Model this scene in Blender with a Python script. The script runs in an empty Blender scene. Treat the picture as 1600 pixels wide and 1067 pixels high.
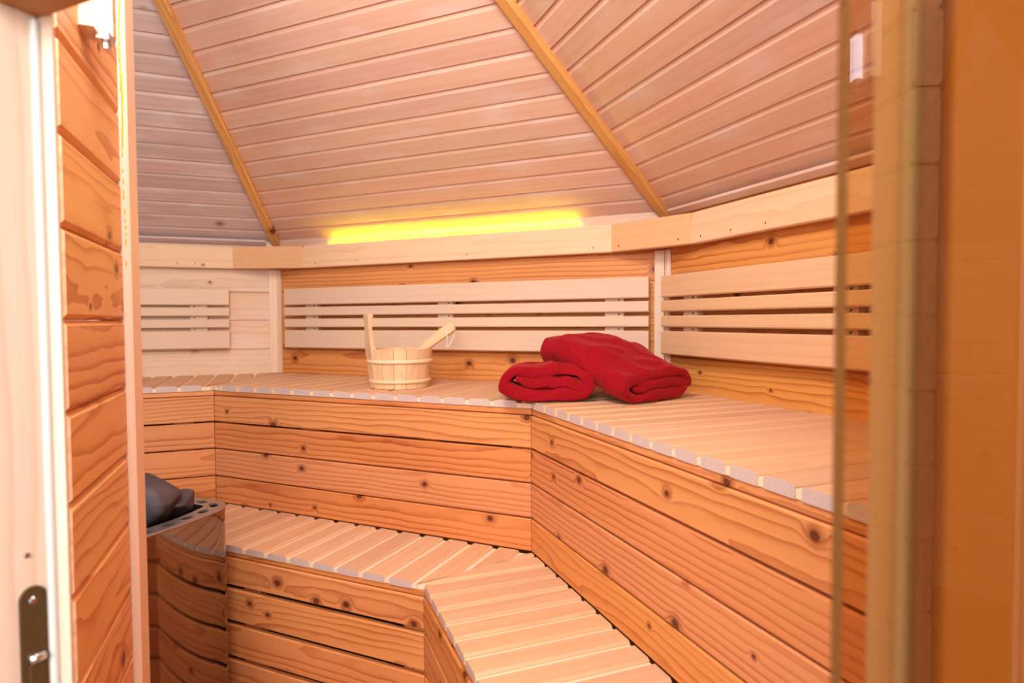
import bpy, bmesh, math, random
from mathutils import Vector, Matrix, noise

random.seed(7)
SC = bpy.context.scene
COL = SC.collection
S2 = math.sqrt(0.5)
ZC = 1.40                                   # height of the lens above the floor


def V(*a):
    return Vector(a)


def lin(r, g, b, a=1.0):
    f = lambda c: ((c / 255) / 12.92) if c / 255 <= 0.04045 else (((c / 255) + 0.055) / 1.055) ** 2.4
    return (f(r), f(g), f(b), a)


# ------------------------------------------------------------------ camera
YAW, PITCH, ROLL, FPX = 0.3638, -0.0344, -0.0057, 968.0
cy_, sy_ = math.cos(YAW), math.sin(YAW)
cp_, sp_ = math.cos(PITCH), math.sin(PITCH)
R0 = V(cy_, -sy_, 0)
FW = V(sy_ * cp_, cy_ * cp_, sp_)
U0 = V(-sy_ * sp_, -cy_ * sp_, cp_)
RR = R0 * math.cos(ROLL) + U0 * math.sin(ROLL)
UU = U0 * math.cos(ROLL) - R0 * math.sin(ROLL)
cam_d = bpy.data.cameras.new('camera')
cam = bpy.data.objects.new('camera', cam_d)
COL.objects.link(cam)
M = Matrix.Identity(4)
for i in range(3):
    M[i][0], M[i][1], M[i][2] = RR[i], UU[i], -FW[i]
M[2][3] = ZC
cam.matrix_world = M
cam_d.sensor_fit = 'HORIZONTAL'
cam_d.sensor_width = 36
cam_d.lens = FPX / 1600 * 36
cam_d.clip_start = 0.01
cam_d.dof.use_dof = True
cam_d.dof.focus_distance = 2.3
cam_d.dof.aperture_fstop = 5.0
SC.camera = cam

# ------------------------------------------------------------------ world and lights
world = bpy.data.worlds.new('world')
SC.world = world
world.use_nodes = True
bg = world.node_tree.nodes['Background']
bg.inputs['Color'].default_value = (0.96, 1.0, 1.0, 1)
bg.inputs['Strength'].default_value = 0.36


def area(name, loc, target, size, power, color, sizey=None):
    d = bpy.data.lights.new(name, 'AREA')
    d.energy = power
    d.color = color
    d.size = size
    if sizey:
        d.shape = 'RECTANGLE'
        d.size_y = sizey
    o = bpy.data.objects.new(name, d)
    COL.objects.link(o)
    o.location = loc
    o.rotation_euler = (Vector(target) - Vector(loc)).to_track_quat('-Z', 'Y').to_euler()
    return o


area('apex_key_light', (0.02, 0.70, ZC + 1.18), (0.70, 1.9, ZC - 0.45), 0.7, 33, (0.97, 1.0, 0.97))  # unseen key light added under the apex to light the room evenly
area('rear_fill_light', (-0.55, -0.75, ZC + 0.60), (0.6, 1.7, ZC - 0.1), 0.9, 36, (0.97, 1.0, 0.98))  # added soft fill from behind the lens, no fixture there
area('jamb_fill_light', (0.10, -1.45, ZC + 0.35), (0.30, 0.20, ZC - 0.1), 0.8, 9, (1.0, 0.97, 0.95))  # added light that brightens the right door jamb

SC.view_settings.view_transform = 'Standard'
SC.view_settings.look = 'None'
SC.view_settings.exposure = 0.42
SC.view_settings.gamma = 1.0
SC.view_settings.use_curve_mapping = False


# ------------------------------------------------------------------ materials
def new_mat(name):
    m = bpy.data.materials.new(name)
    m.use_nodes = True
    nt = m.node_tree
    return m, nt, nt.nodes, nt.links, nt.nodes['Principled BSDF']


def wood(name, light, dark, knot=None, ring=85.0, contrast=0.6, knots=0.0, rough=0.5, vary=0.10,
         hue=0.012, fibre=0.12, blotch=0.15, warp=0.05, bump=0.25, spec=0.35, blotch_col=None, ksize=1.0, axis='X'):
    m, nt, N, L, P = new_mat(name)

    def math_(op, a, b=None, c=None, clamp=False):
        n = N.new('ShaderNodeMath')
        n.operation = op
        n.use_clamp = clamp
        for i, v in enumerate((a, b, c)):
            if v is None:
                continue
            if isinstance(v, (int, float)):
                n.inputs[i].default_value = v
            else:
                L.new(v, n.inputs[i])
        return n.outputs[0]

    def smooth(v, lo, hi):
        n = N.new('ShaderNodeMapRange')
        n.interpolation_type = 'SMOOTHSTEP'
        L.new(v, n.inputs[0])
        n.inputs[1].default_value = lo
        n.inputs[2].default_value = hi
        return n.outputs[0]

    def mixc(f, a, b, mode='MIX'):
        n = N.new('ShaderNodeMix')
        n.data_type = 'RGBA'
        n.blend_type = mode
        if isinstance(f, (int, float)):
            n.inputs[0].default_value = f
        else:
            L.new(f, n.inputs[0])
        for sock, v in ((n.inputs[6], a), (n.inputs[7], b)):
            if isinstance(v, tuple):
                sock.default_value = v
            else:
                L.new(v, sock)
        return n.outputs[2]

    def comb(x, y, z):
        n = N.new('ShaderNodeCombineXYZ')
        for i, v in enumerate((x, y, z)):
            if isinstance(v, (int, float)):
                n.inputs[i].default_value = v
            else:
                L.new(v, n.inputs[i])
        return n.outputs[0]

    def noise_(vec, scale, detail=2.0):
        n = N.new('ShaderNodeTexNoise')
        n.noise_dimensions = '3D'
        n.inputs['Scale'].default_value = scale
        n.inputs['Detail'].default_value = detail
        L.new(vec, n.inputs['Vector'])
        return n.outputs['Fac']

    tc = N.new('ShaderNodeTexCoord')
    oi = N.new('ShaderNodeObjectInfo')
    sep = N.new('ShaderNodeSeparateXYZ')
    L.new(tc.outputs['Object'], sep.inputs[0])
    x0, y0, z0 = sep.outputs
    if axis == 'Z':
        x0, y0, z0 = z0, x0, y0
    r1 = oi.outputs['Random']
    r2 = math_('FRACT', math_('MULTIPLY', r1, 17.31))
    r3 = math_('FRACT', math_('MULTIPLY', r1, 91.73))
    x = math_('ADD', x0, math_('MULTIPLY', r1, 40.0))
    # knots: cells along the board
    col = None
    kd = None
    if knots > 0:
        vor = N.new('ShaderNodeTexVoronoi')
        vor.voronoi_dimensions = '2D'
        vor.inputs['Scale'].default_value = 1.0
        L.new(comb(math_('MULTIPLY', x, 5.6), math_('ADD', math_('MULTIPLY', z0, 6.8), math_('MULTIPLY', r2, 30.0)), 0.0),
              vor.inputs['Vector'])
        sc = N.new('ShaderNodeSeparateColor')
        L.new(vor.outputs['Color'], sc.inputs[0])
        gate = math_('LESS_THAN', sc.outputs[0], knots)
        # spread of knot size from the cell colour
        size = math_('MULTIPLY_ADD', sc.outputs[1], 0.065 * ksize, 0.028 * ksize)
        wob = math_('MULTIPLY_ADD', noise_(tc.outputs['Object'], 60.0, 2.0), 0.5, 0.75)
        kd = math_('DIVIDE', math_('MULTIPLY', vor.outputs['Distance'], wob), size)
        kd = math_('ADD', kd, math_('MULTIPLY', math_('SUBTRACT', 1.0, gate), 50.0))
        pull = math_('MULTIPLY', math_('SUBTRACT', 1.0, smooth(vor.outputs['Distance'], 0.10, 0.26)), math_('POWER', 2.718, math_('MULTIPLY', math_('MULTIPLY', kd, kd), -0.28)))
    wv = comb(math_('MULTIPLY', x, 0.9), math_('MULTIPLY', y0, 4.0), math_('MULTIPLY', z0, 4.0))
    wn = math_('SUBTRACT', noise_(wv, 1.6, 3.0), 0.5)
    yy = math_('ADD', math_('ADD', y0, math_('MULTIPLY_ADD', r2, 0.05, 0.012)), math_('MULTIPLY', wn, warp))
    zz = math_('ADD', math_('ADD', z0, math_('MULTIPLY', math_('SUBTRACT', r3, 0.5), 0.16)), math_('MULTIPLY', wn, warp * 0.9))
    w2 = math_('SUBTRACT', noise_(comb(math_('MULTIPLY', x, 3.0), math_('MULTIPLY', y0, 9.0), math_('MULTIPLY', z0, 9.0)), 2.2, 2.0), 0.5)
    yy = math_('ADD', yy, math_('MULTIPLY', w2, warp * 0.35))
    rad = math_('SQRT', math_('ADD', math_('MULTIPLY', yy, yy), math_('MULTIPLY', zz, zz)))
    if kd is not None:
        rad = math_('ADD', rad, math_('MULTIPLY', pull, 0.020))
    saw = math_('FRACT', math_('MULTIPLY', rad, ring))
    late = math_('ADD', math_('MULTIPLY', smooth(saw, 0.55, 0.96), 0.75), math_('MULTIPLY', smooth(saw, 0.0, 0.8), 0.25))
    late = math_('MULTIPLY', late, math_('SUBTRACT', 1.0, smooth(saw, 0.975, 1.0)))
    fib = noise_(comb(math_('MULTIPLY', x, 2.5), math_('MULTIPLY', y0, 160.0), math_('MULTIPLY', z0, 160.0)), 1.0, 3.0)
    broad = noise_(comb(math_('MULTIPLY', x, 1.3), math_('MULTIPLY', y0, 9.0), math_('MULTIPLY', z0, 9.0)), 1.0, 2.0)
    g = math_('MULTIPLY', late, math_('MULTIPLY', math_('MULTIPLY_ADD', broad, 1.6, 0.2), contrast))
    g = math_('ADD', g, math_('MULTIPLY', math_('SUBTRACT', fib, 0.5), fibre * 2.2))
    g = math_('ADD', g, math_('MULTIPLY', math_('SUBTRACT', broad, 0.5), blotch * 2.5), clamp=True)
    col = mixc(g, lin(*light), lin(*dark))
    if blotch_col:
        bm_ = smooth(noise_(comb(math_('MULTIPLY', x, 2.0), math_('MULTIPLY', y0, 7.0), math_('MULTIPLY', z0, 7.0)), 1.7, 3.0), 0.50, 0.72)
        col = mixc(math_('MULTIPLY', bm_, 0.55), col, lin(*blotch_col))
    if kd is not None:
        kc = lin(*(knot or (120, 55, 25)))
        halo = math_('SUBTRACT', 1.0, smooth(kd, 0.7, 2.6))
        core = math_('SUBTRACT', 1.0, smooth(kd, 0.62, 1.0))
        halo_c = tuple((lin(*dark)[i] * 0.55 + kc[i] * 0.45) for i in range(3)) + (1,)
        col = mixc(math_('MULTIPLY', halo, 0.7), col, halo_c)
        col = mixc(math_('MULTIPLY', core, 0.85), col, kc)
    hs = N.new('ShaderNodeHueSaturation')
    L.new(math_('MULTIPLY_ADD', math_('SUBTRACT', r3, 0.5), hue * 2, 0.5), hs.inputs['Hue'])
    L.new(math_('MULTIPLY_ADD', math_('SUBTRACT', r2, 0.5), vary * 1.2, 1.0), hs.inputs['Saturation'])
    L.new(math_('MULTIPLY_ADD', math_('SUBTRACT', r1, 0.5), vary * 2, 1.0), hs.inputs['Value'])
    L.new(col, hs.inputs['Color'])
    L.new(hs.outputs[0], P.inputs['Base Color'])
    P.inputs['Roughness'].default_value = rough
    P.inputs['Specular IOR Level'].default_value = spec
    bp = N.new('ShaderNodeBump')
    bp.inputs['Strength'].default_value = bump
    bp.inputs['Distance'].default_value = 0.002
    L.new(math_('ADD', math_('MULTIPLY', g, -0.6), math_('MULTIPLY', fib, 0.4)), bp.inputs['Height'])
    L.new(bp.outputs[0], P.inputs['Normal'])
    return m


def plain(name, col, rough=0.5, metal=0.0, spec=0.5, noise_scale=None, noise_amt=0.1, bump=0.0, sheen=0.0):
    m, nt, N, L, P = new_mat(name)
    P.inputs['Base Color'].default_value = lin(*col)
    P.inputs['Roughness'].default_value = rough
    P.inputs['Metallic'].default_value = metal
    P.inputs['Specular IOR Level'].default_value = spec
    if sheen:
        P.inputs['Sheen Weight'].default_value = sheen
        P.inputs['Sheen Roughness'].default_value = 0.4
        P.inputs['Sheen Tint'].default_value = lin(255, 120, 110)
    if noise_scale:
        tc = N.new('ShaderNodeTexCoord')
        n = N.new('ShaderNodeTexNoise')
        n.inputs['Scale'].default_value = noise_scale
        n.inputs['Detail'].default_value = 4
        L.new(tc.outputs['Object'], n.inputs['Vector'])
        r = N.new('ShaderNodeValToRGB')
        c = lin(*col)
        r.color_ramp.elements[0].position = 0.3
        r.color_ramp.elements[1].position = 0.7
        r.color_ramp.elements[0].color = tuple(v * (1 - noise_amt) for v in c[:3]) + (1,)
        r.color_ramp.elements[1].color = tuple(min(1, v * (1 + noise_amt)) for v in c[:3]) + (1,)
        L.new(n.outputs['Fac'], r.inputs[0])
        L.new(r.outputs[0], P.inputs['Base Color'])
        if bump:
            b = N.new('ShaderNodeBump')
            b.inputs['Strength'].default_value = bump
            b.inputs['Distance'].default_value = 0.003
            L.new(n.outputs['Fac'], b.inputs['Height'])
            L.new(b.outputs[0], P.inputs['Normal'])
    return m


def emit(name, col, strength):
    m, nt, N, L, P = new_mat(name)
    P.inputs['Base Color'].default_value = lin(*col)
    P.inputs['Emission Color'].default_value = lin(*col)
    P.inputs['Emission Strength'].default_value = strength
    return m


M_LOG_PALE = wood('spruce_log_pale', (236, 200, 168), (214, 162, 122), (120, 66, 40), ring=60, contrast=0.4, knots=0.32, vary=0.04,
                  blotch_col=(240, 214, 194), hue=0.004)
M_LOG = wood('pine_log_orange', (224, 150, 78), (182, 92, 32), (88, 30, 12), ring=62, contrast=0.65, knots=0.5, vary=0.06, hue=0.004)
M_LOG_ENTRY = wood('pine_log_entrance', (234, 170, 112), (188, 106, 56), (92, 38, 16), ring=52, contrast=0.65, knots=0.42, vary=0.05, warp=0.07, hue=0.004)
M_RAIL = wood('spruce_rail', (238, 196, 156), (216, 160, 114), (150, 88, 52), ring=50, contrast=0.3, knots=0.22, vary=0.06, ksize=0.7, hue=0.004)
M_SLAT = wood('alder_slat', (220, 172, 134), (194, 142, 102), ring=45, contrast=0.25, knots=0, vary=0.06, fibre=0.1, bump=0.1, hue=0.004)
M_BACK = wood('aspen_backrest', (228, 194, 166), (214, 174, 144), ring=50, contrast=0.2, knots=0, vary=0.02, fibre=0.08, bump=0.08, hue=0.003)
M_BACK_R = wood('backrest_orange', (226, 180, 138), (206, 152, 108), ring=50, contrast=0.2, knots=0, vary=0.02, fibre=0.08, bump=0.08, hue=0.003)  # more orange tone for the right wall's backrest
M_BLOCK = wood('rail_corner_block', (226, 172, 124), (204, 146, 96), ring=50, contrast=0.2, knots=0, vary=0.03, hue=0.003)
M_FILL = wood('bench_filler', (244, 214, 184), (234, 196, 160), ring=50, contrast=0.15, knots=0, vary=0.03, hue=0.003)
M_END = plain('slat_end_grain', (210, 182, 172), 0.7, noise_scale=220, noise_amt=0.06)
M_PINE = wood('pine_fascia', (226, 146, 88), (176, 88, 42), (88, 32, 14), ring=66, contrast=0.65, knots=0.62, vary=0.05, hue=0.004)
M_ROOF = wood('roof_board', (222, 178, 155), (198, 148, 122), ring=45, contrast=0.25, knots=0, vary=0.05, fibre=0.12, rough=0.42,
              blotch_col=(226, 200, 188), hue=0.005, bump=0.12)
M_ROOF_PALE = wood('roof_board_whitewashed', (204, 178, 172), (172, 140, 130), (140, 96, 76), ring=45, contrast=0.35, knots=0.12, vary=0.07,
                   blotch_col=(222, 206, 206), hue=0.008, bump=0.12)
M_HIP = wood('hip_batten', (222, 162, 102), (184, 112, 58), (96, 40, 16), ring=60, contrast=0.6, knots=0.2, hue=0.004)
M_TRIM = wood('pale_trim', (238, 204, 178), (222, 174, 142), ring=50, contrast=0.3, knots=0.0, hue=0.004)
M_FRAME = wood('door_frame_spruce', (228, 200, 180), (206, 164, 136), ring=50, contrast=0.35, knots=0.0, warp=0.03, hue=0.003)
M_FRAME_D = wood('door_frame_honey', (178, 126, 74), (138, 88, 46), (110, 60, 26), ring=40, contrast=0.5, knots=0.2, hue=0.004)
M_BUCKET = wood('pine_bucket', (236, 194, 150), (216, 158, 108), ring=50, contrast=0.35, knots=0.0, vary=0.05, hue=0.004, axis='Z')
M_LADLE = wood('ladle_wood', (234, 190, 146), (214, 158, 110), ring=50, contrast=0.3, knots=0.0, vary=0.05, hue=0.004)
M_HOOP = wood('bucket_hoop_wood', (240, 206, 168), (228, 184, 142), ring=60, contrast=0.2, knots=0.0, hue=0.003)
M_LOG_END = plain('log_end_grain', (206, 146, 106), 0.7, noise_scale=60, noise_amt=0.25)
M_DARK = plain('bench_shade', (40, 22, 14), 0.9)
M_SEAL = plain('grey_rubber_seal', (214, 210, 204), 0.55)
M_PLATE = plain('bronze_strike_plate', (104, 84, 56), 0.45, metal=0.7)
M_STEEL = plain('stainless_steel', (146, 132, 122), 0.07, metal=1.0)
M_RIM = plain('steel_rim', (176, 164, 164), 0.35, metal=0.8)
M_CHROME = plain('screw_chrome', (210, 210, 212), 0.25, metal=1.0)
M_BLACK = plain('black_inside', (14, 12, 12), 0.8)
M_STONE = plain('sauna_stone', (84, 72, 78), 0.6, noise_scale=16, noise_amt=0.4, bump=0.5)
M_RED = plain('red_fleece', (150, 16, 28), 0.95, spec=0.1, noise_scale=180, noise_amt=0.18, bump=0.5, sheen=0.35)
M_CORD = plain('white_cord', (240, 226, 214), 0.8)
M_NAIL = plain('dark_nail', (70, 44, 30), 0.5)
M_FLOOR = wood('floor_wood', (190, 130, 84), (150, 92, 52), ring=50, contrast=0.5)
M_LED = emit('yellow_led', (244, 250, 24), 14.0)
M_LAMP = emit('white_lamp_strip', (236, 240, 255), 4.0)
M_RESIN = plain('amber_resin', (236, 186, 40), 0.2)

mg, nt, N, L, P = new_mat('bronze_glass')
N.remove(P)
tr_ = N.new('ShaderNodeBsdfTransparent')
tr_.inputs['Color'].default_value = (0.82, 0.69, 0.51, 1)
gl = N.new('ShaderNodeBsdfGlossy')
gl.inputs['Roughness'].default_value = 0.0
gl.inputs['Color'].default_value = (0.95, 0.95, 0.95, 1)
fr = N.new('ShaderNodeFresnel')
fr.inputs['IOR'].default_value = 1.5
mx = N.new('ShaderNodeMixShader')
geo = N.new('ShaderNodeNewGeometry')
inv = N.new('ShaderNodeMath')
inv.operation = 'SUBTRACT'
inv.inputs[0].default_value = 1.0
L.new(geo.outputs['Backfacing'], inv.inputs[1])
ff = N.new('ShaderNodeMath')
ff.operation = 'MULTIPLY'
L.new(fr.outputs[0], ff.inputs[0])
L.new(inv.outputs[0], ff.inputs[1])
L.new(ff.outputs[0], mx.inputs[0])
L.new(tr_.outputs[0], mx.inputs[1])
L.new(gl.outputs[0], mx.inputs[2])
L.new(mx.outputs[0], N['Material Output'].inputs['Surface'])
M_GEDGE = plain('glass_edge', (160, 124, 92), 0.15, metal=0.4)
M_GLASS = mg


# ------------------------------------------------------------------ mesh helpers
def mesh_from(name, verts, faces, mats=(0,), smooth=False, mat_idx=None):
    me = bpy.data.meshes.new(name)
    me.from_pydata([tuple(v) for v in verts], [], faces)
    bm = bmesh.new()
    bm.from_mesh(me)
    bmesh.ops.recalc_face_normals(bm, faces=bm.faces)
    bm.to_mesh(me)
    bm.free()
    if mat_idx:
        for p, i in zip(me.polygons, mat_idx):
            p.material_index = i
    if smooth:
        for p in me.polygons:
            p.use_smooth = True
    me.update()
    return me


def prism(name, prof, fa, fb, mats, endmat=False, caps=None):
    """profile (y,z) extruded along x between fa(z) and fb(z)"""
    n = len(prof)
    v = [(fa(z), y, z) for y, z in prof] + [(fb(z), y, z) for y, z in prof]
    f = [(i, (i + 1) % n, n + (i + 1) % n, n + i) for i in range(n)]
    f += [tuple(range(n)), tuple(range(2 * n - 1, n - 1, -1))]
    me = mesh_from(name, v, f, mat_idx=[0] * n + (list(caps) if caps else [1 if endmat else 0] * 2))
    for m in mats:
        me.materials.append(m)
    return me


def octo(T, W, c, back=None):
    """chamfered rectangle in (y,z): y thickness, z width"""
    b = c if back is None else back
    a, d = T / 2, W / 2
    return [(-a, -d + b), (-a + b, -d), (a - c, -d), (a, -d + c), (a, d - c), (a - c, d), (-a + b, d), (-a, d - b)]


_cache = {}


def plank_mesh(Lx, T, W, c, mat, end=None):
    key = (round(Lx, 4), round(T, 4), round(W, 4), round(c, 4), mat.name, end.name if end else '')
    if key not in _cache:
        _cache[key] = prism('plank', octo(T, W, c), lambda z: -Lx / 2, lambda z: Lx / 2, [mat] + ([end] if end else []), end is not None)
    return _cache[key]


def frame(o, X, Y, Z):
    m = Matrix.Identity(4)
    for i in range(3):
        m[i][0], m[i][1], m[i][2], m[i][3] = X[i], Y[i], Z[i], o[i]
    return m


def put(name, me, mat4, parent=None):
    o = bpy.data.objects.new(name, me)
    COL.objects.link(o)
    if parent:
        o.parent = parent
        inv = Matrix.Identity(4)
        p = parent
        w = world_of(p)
        o.matrix_parent_inverse = w.inverted()
    o.matrix_basis = mat4
    return o


def world_of(o):
    w = o.matrix_basis.copy()
    if o.parent:
        w = world_of(o.parent) @ o.matrix_parent_inverse @ w
    return w


def thing(name, loc, label=None, cat=None, group=None, kind=None):
    o = bpy.data.objects.new(name, None)
    COL.objects.link(o)
    o.empty_display_size = 0.05
    o.matrix_basis = Matrix.Translation(Vector(loc))
    tag(o, label, cat, group, kind)
    return o


def tag(o, label=None, cat=None, group=None, kind=None):
    if label:
        o['label'] = label
    if cat:
        o['category'] = cat
    if group:
        o['group'] = group
    if kind:
        o['kind'] = kind
    return o


def tube(name, pts, r, mat, seg=8, closed=False, radii=None):
    pts = [Vector(p) for p in pts]
    n = len(pts)
    verts, faces = [], []
    up = Vector((0.123, 0.31, 0.94)).normalized()
    for i, p in enumerate(pts):
        a = pts[i - 1] if (i > 0 or closed) else pts[i]
        b = pts[(i + 1) % n] if (i < n - 1 or closed) else pts[i]
        d = (b - a).normalized()
        s = d.cross(up).normalized()
        t = s.cross(d)
        rr = radii[i] if radii else r
        for k in range(seg):
            an = 2 * math.pi * k / seg
            verts.append(p + (s * math.cos(an) + t * math.sin(an)) * rr)
    for i in range(n if closed else n - 1):
        j = (i + 1) % n
        for k in range(seg):
            faces.append((i * seg + k, i * seg + (k + 1) % seg, j * seg + (k + 1) % seg, j * seg + k))
    if not closed:
        faces.append(tuple(range(seg)))
        faces.append(tuple(range((n - 1) * seg, n * seg))[::-1])
    me = mesh_from(name, verts, faces, smooth=True)
    me.materials.append(mat)
    return me


# ------------------------------------------------------------------ the octagon
AB = V(0.0116, 3.1856, 0)
LB, LA = 1.841, 1.5078
BC = AB + V(S2, -S2, 0) * LB
RISE = 1.4812
Z0 = ZC + 0.38                                # roof plane meets the wall plane here
UP = V(0, 0, 1)


class Side:
    def __init__(s, start, u, n, length, oap):
        s.c, s.u, s.n, s.L, s.oap = start, u, n, length, oap
        s.X = n.cross(UP)
        s.sg = s.X.dot(u)
        s.sl = RISE / oap

    def p(s, t, o, z):
        return s.c + s.u * t + s.n * o + V(0, 0, ZC + z)


A = Side(AB, V(-1, 0, 0), V(0, -1, 0), LA, 2.0557)
B = Side(AB, V(S2, -S2, 0), V(-S2, -S2, 0), LB, 1.987)
C = Side(BC, V(0, -1, 0), V(-1, 0, 0), LA, 2.0557)
Zs = Side(AB + V(-LA, 0, 0), V(-S2, -S2, 0), V(S2, -S2, 0), LB, 1.987)
Ds = Side(BC + V(0, -LA, 0), V(-S2, -S2, 0), V(-S2, S2, 0), LB, 1.987)

# floor
fl = bpy.data.meshes.new('floor')
fl.from_pydata([(-3, -1.2, 0), (2.2, -1.2, 0), (2.2, 3.6, 0), (-3, 3.6, 0), (-3, -1.2, -.05), (2.2, -1.2, -.05), (2.2, 3.6, -.05), (-3, 3.6, -.05)], [],
               [(0, 1, 2, 3), (7, 6, 5, 4), (0, 4, 5, 1), (1, 5, 6, 2), (2, 6, 7, 3), (3, 7, 4, 0)])
fl.materials.append(M_FLOOR)
tag(put('floor', fl, Matrix.Identity(4)), 'plain brown wooden floor of the sauna', None, None, 'structure')

# log walls
LP = 0.135


def log_wall(name, S, mat, label, t0, t1):
    w = thing(name, S.p((t0 + t1) / 2, -0.02, -ZC), label, None, None, 'structure')
    k0 = -10
    for k in range(k0, 3):
        zc = 0.004 + (k + 0.5) * LP
        me = plank_mesh(t1 - t0, 0.05, LP - 0.001, 0.0045, mat)
        put('log', me, frame(S.p((t0 + t1) / 2, -0.025, zc), S.X, S.n, UP), w)
    return w


log_wall('wall_left', A, M_LOG_PALE, 'pale spruce log wall behind the short backrest', 0.0, LA)
log_wall('wall_back', B, M_LOG, 'orange pine log wall behind the longest backrest', 0.0, LB)
log_wall('wall_right', C, M_LOG, 'orange pine log wall on the right side', 0.0, LA)
log_wall('wall_far_left', Zs, M_LOG_PALE, 'pale log wall left of the heater', 0.012, LB * 0.5)
log_wall('wall_near_right', Ds, M_LOG, 'log wall running back towards the door on the right', 0.012, LB * 0.5)


# corner trims
def trim(n, c3, X, Y, Z, Lx, T, W, mat, label):
    o = put('trim_%d' % n, plank_mesh(Lx, T, W, 0.002, mat), frame(c3, X, Y, Z))
    return tag(o, label, None, None, 'structure')


hz = (0.2455 + (-0.245)) / 2
Hh = 0.2455 + 0.245
trim(1, A.p(0.022, 0.0095, hz), UP, A.n, UP.cross(A.n), Hh, 0.018, 0.036, M_TRIM, 'narrow pale corner strip on the left log wall')
trim(2, B.p(0.018, 0.008, hz), UP, B.n, UP.cross(B.n), Hh, 0.014, 0.022, M_TRIM, 'narrow corner strip at the left end of the back log wall')
trim(3, B.p(LB - 0.024, 0.0095, hz), UP, B.n, UP.cross(B.n), Hh, 0.018, 0.036, M_TRIM, 'pale corner strip at the right end of the back log wall')
trim(4, C.p(0.018, 0.008, hz), UP, C.n, UP.cross(C.n), Hh, 0.014, 0.022, M_TRIM, 'narrow corner strip at the start of the right log wall')


# ------------------------------------------------------------------ roof
PR = 0.0765


def roof(S, mat, label, tmax=None):
    r = thing('ceiling', S.p(S.L / 2, 0.3, 0.38 + 0.3 * S.sl), label, None, None, 'structure')
    ns = math.sqrt(1 + S.sl ** 2)
    sdir = (S.n + UP * S.sl) / ns
    nr = (S.n * S.sl - UP) / ns
    kl = (S.L / 2) / S.oap
    nb = int(S.oap * ns / PR)
    for k in range(-1, nb):
        d0, d1 = k * PR, (k + 1) * PR
        dm = (d0 + d1) / 2
        h = PR / 2

        def lo(z):
            return max(0, (dm + z) / ns) * kl + 0.001

        def hi(z):
            return S.L - lo(z)
        prof = [(0, -h + 0.0006), (0, h - 0.0165), (-0.0062, h - 0.0006), (-0.008, h + 0.003), (-0.014, h + 0.003), (-0.014, -h + 0.0008)]
        if S.sg > 0:
            fa, fb = (lambda z: lo(z) - S.L / 2), (lambda z: hi(z) - S.L / 2)
        else:
            fa, fb = (lambda z: -(hi(z) - S.L / 2)), (lambda z: -(lo(z) - S.L / 2))
        if fb(0) - fa(0) < 0.03:
            continue
        me = prism('roof_board', prof, fa, fb, [mat])
        org = S.p(S.L / 2, 0, 0.38) + sdir * dm
        put('board', me, frame(org, S.X, nr, sdir), r)
    # bottom strip where roof meets the rail
    if S is B:
        put('eaves_strip', plank_mesh(S.L - 0.05, 0.006, 0.05, 0.001, mat), frame(S.p(S.L / 2, 0.0036, 0.3635), S.X, S.n, UP), r)
    else:
        put('eaves_strip', plank_mesh(S.L - 0.1, 0.012, 0.03, 0.003, mat), frame(S.p(S.L / 2, 0.022, 0.372), S.X, nr, sdir), r)
    return r


roof(A, M_ROOF_PALE, 'whitewashed sloping roof boards above the left wall')
roof(B, M_ROOF, 'pinkish sloping roof boards above the yellow light')
roof(C, M_ROOF, 'pinkish sloping roof boards above the right wall')
roof(Zs, M_ROOF_PALE, 'sloping roof boards above the far left wall')
roof(Ds, M_ROOF, 'sloping roof boards above the near right wall')

APEX = B.p(LB / 2, 1.987, 0.38 + RISE)


def hip(n, corner, label):
    a = corner + V(0, 0, Z0)
    d = APEX - a
    Ln = d.length
    X = d.normalized()
    inn = V(d.x, d.y, 0).normalized()
    Y = (inn * X.z - UP * V(X.x, X.y, 0).length).normalized()
    Zv = X.cross(Y)
    me = plank_mesh(Ln, 0.036, 0.040, 0.004, M_HIP)
    o = put('trim_%d' % n, me, frame(a + X * Ln / 2 + Y * 0.008, X, Y, Zv))
    tag(o, label, None, None, 'structure')


hip(5, AB, 'slanting honey batten between the whitewashed and pinkish roof boards')
hip(6, BC, 'slanting batten between the two pinkish roof slopes')
hip(7, AB + V(-LA, 0, 0), 'slanting batten at the far left roof corner')
hip(8, BC + V(0, -LA, 0), 'slanting batten at the near right roof corner')

# ------------------------------------------------------------------ rail
RT, RB, RO, RC = 0.3473, 0.2455, 0.0405, 0.192
rail = thing('wall_rail', B.p(LB / 2, 0.02, RB), 'pale wooden rail running along all walls under the sloping roof', 'rail')
zr, hr = (RT + RB) / 2, RT - RB


def rail_piece(name, p0, p1, nrm, th=0.03, mat=None):
    d = p1 - p0
    X = nrm.cross(UP)
    o = put(name, plank_mesh(d.length, th, hr, 0.003, mat or M_RAIL), frame((p0 + p1) / 2 - nrm * th / 2, X, nrm, UP), rail)
    return o


rb_ = {}
rb_[A] = rail_piece('rail_board', A.p(RC, RO, zr), A.p(LA - RC, RO, zr), A.n)
rb_[B] = rail_piece('rail_board', B.p(RC, RO, zr), B.p(LB - RC, RO, zr), B.n)
rb_[C] = rail_piece('rail_board', C.p(RC, RO, zr), C.p(LA - RC, RO, zr), C.n)
for S, T in ((A, B), (B, C)):
    p0 = S.p(RC, RO, zr) if S is A else S.p(LB - RC, RO, zr)
    p1 = T.p(RC, RO, zr)
    nn = (S.n + T.n).normalized()
    blk = rail_piece('corner_block', p0 + nn * 0.001, p1 + nn * 0.001, nn, 0.03, M_BLOCK)
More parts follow.
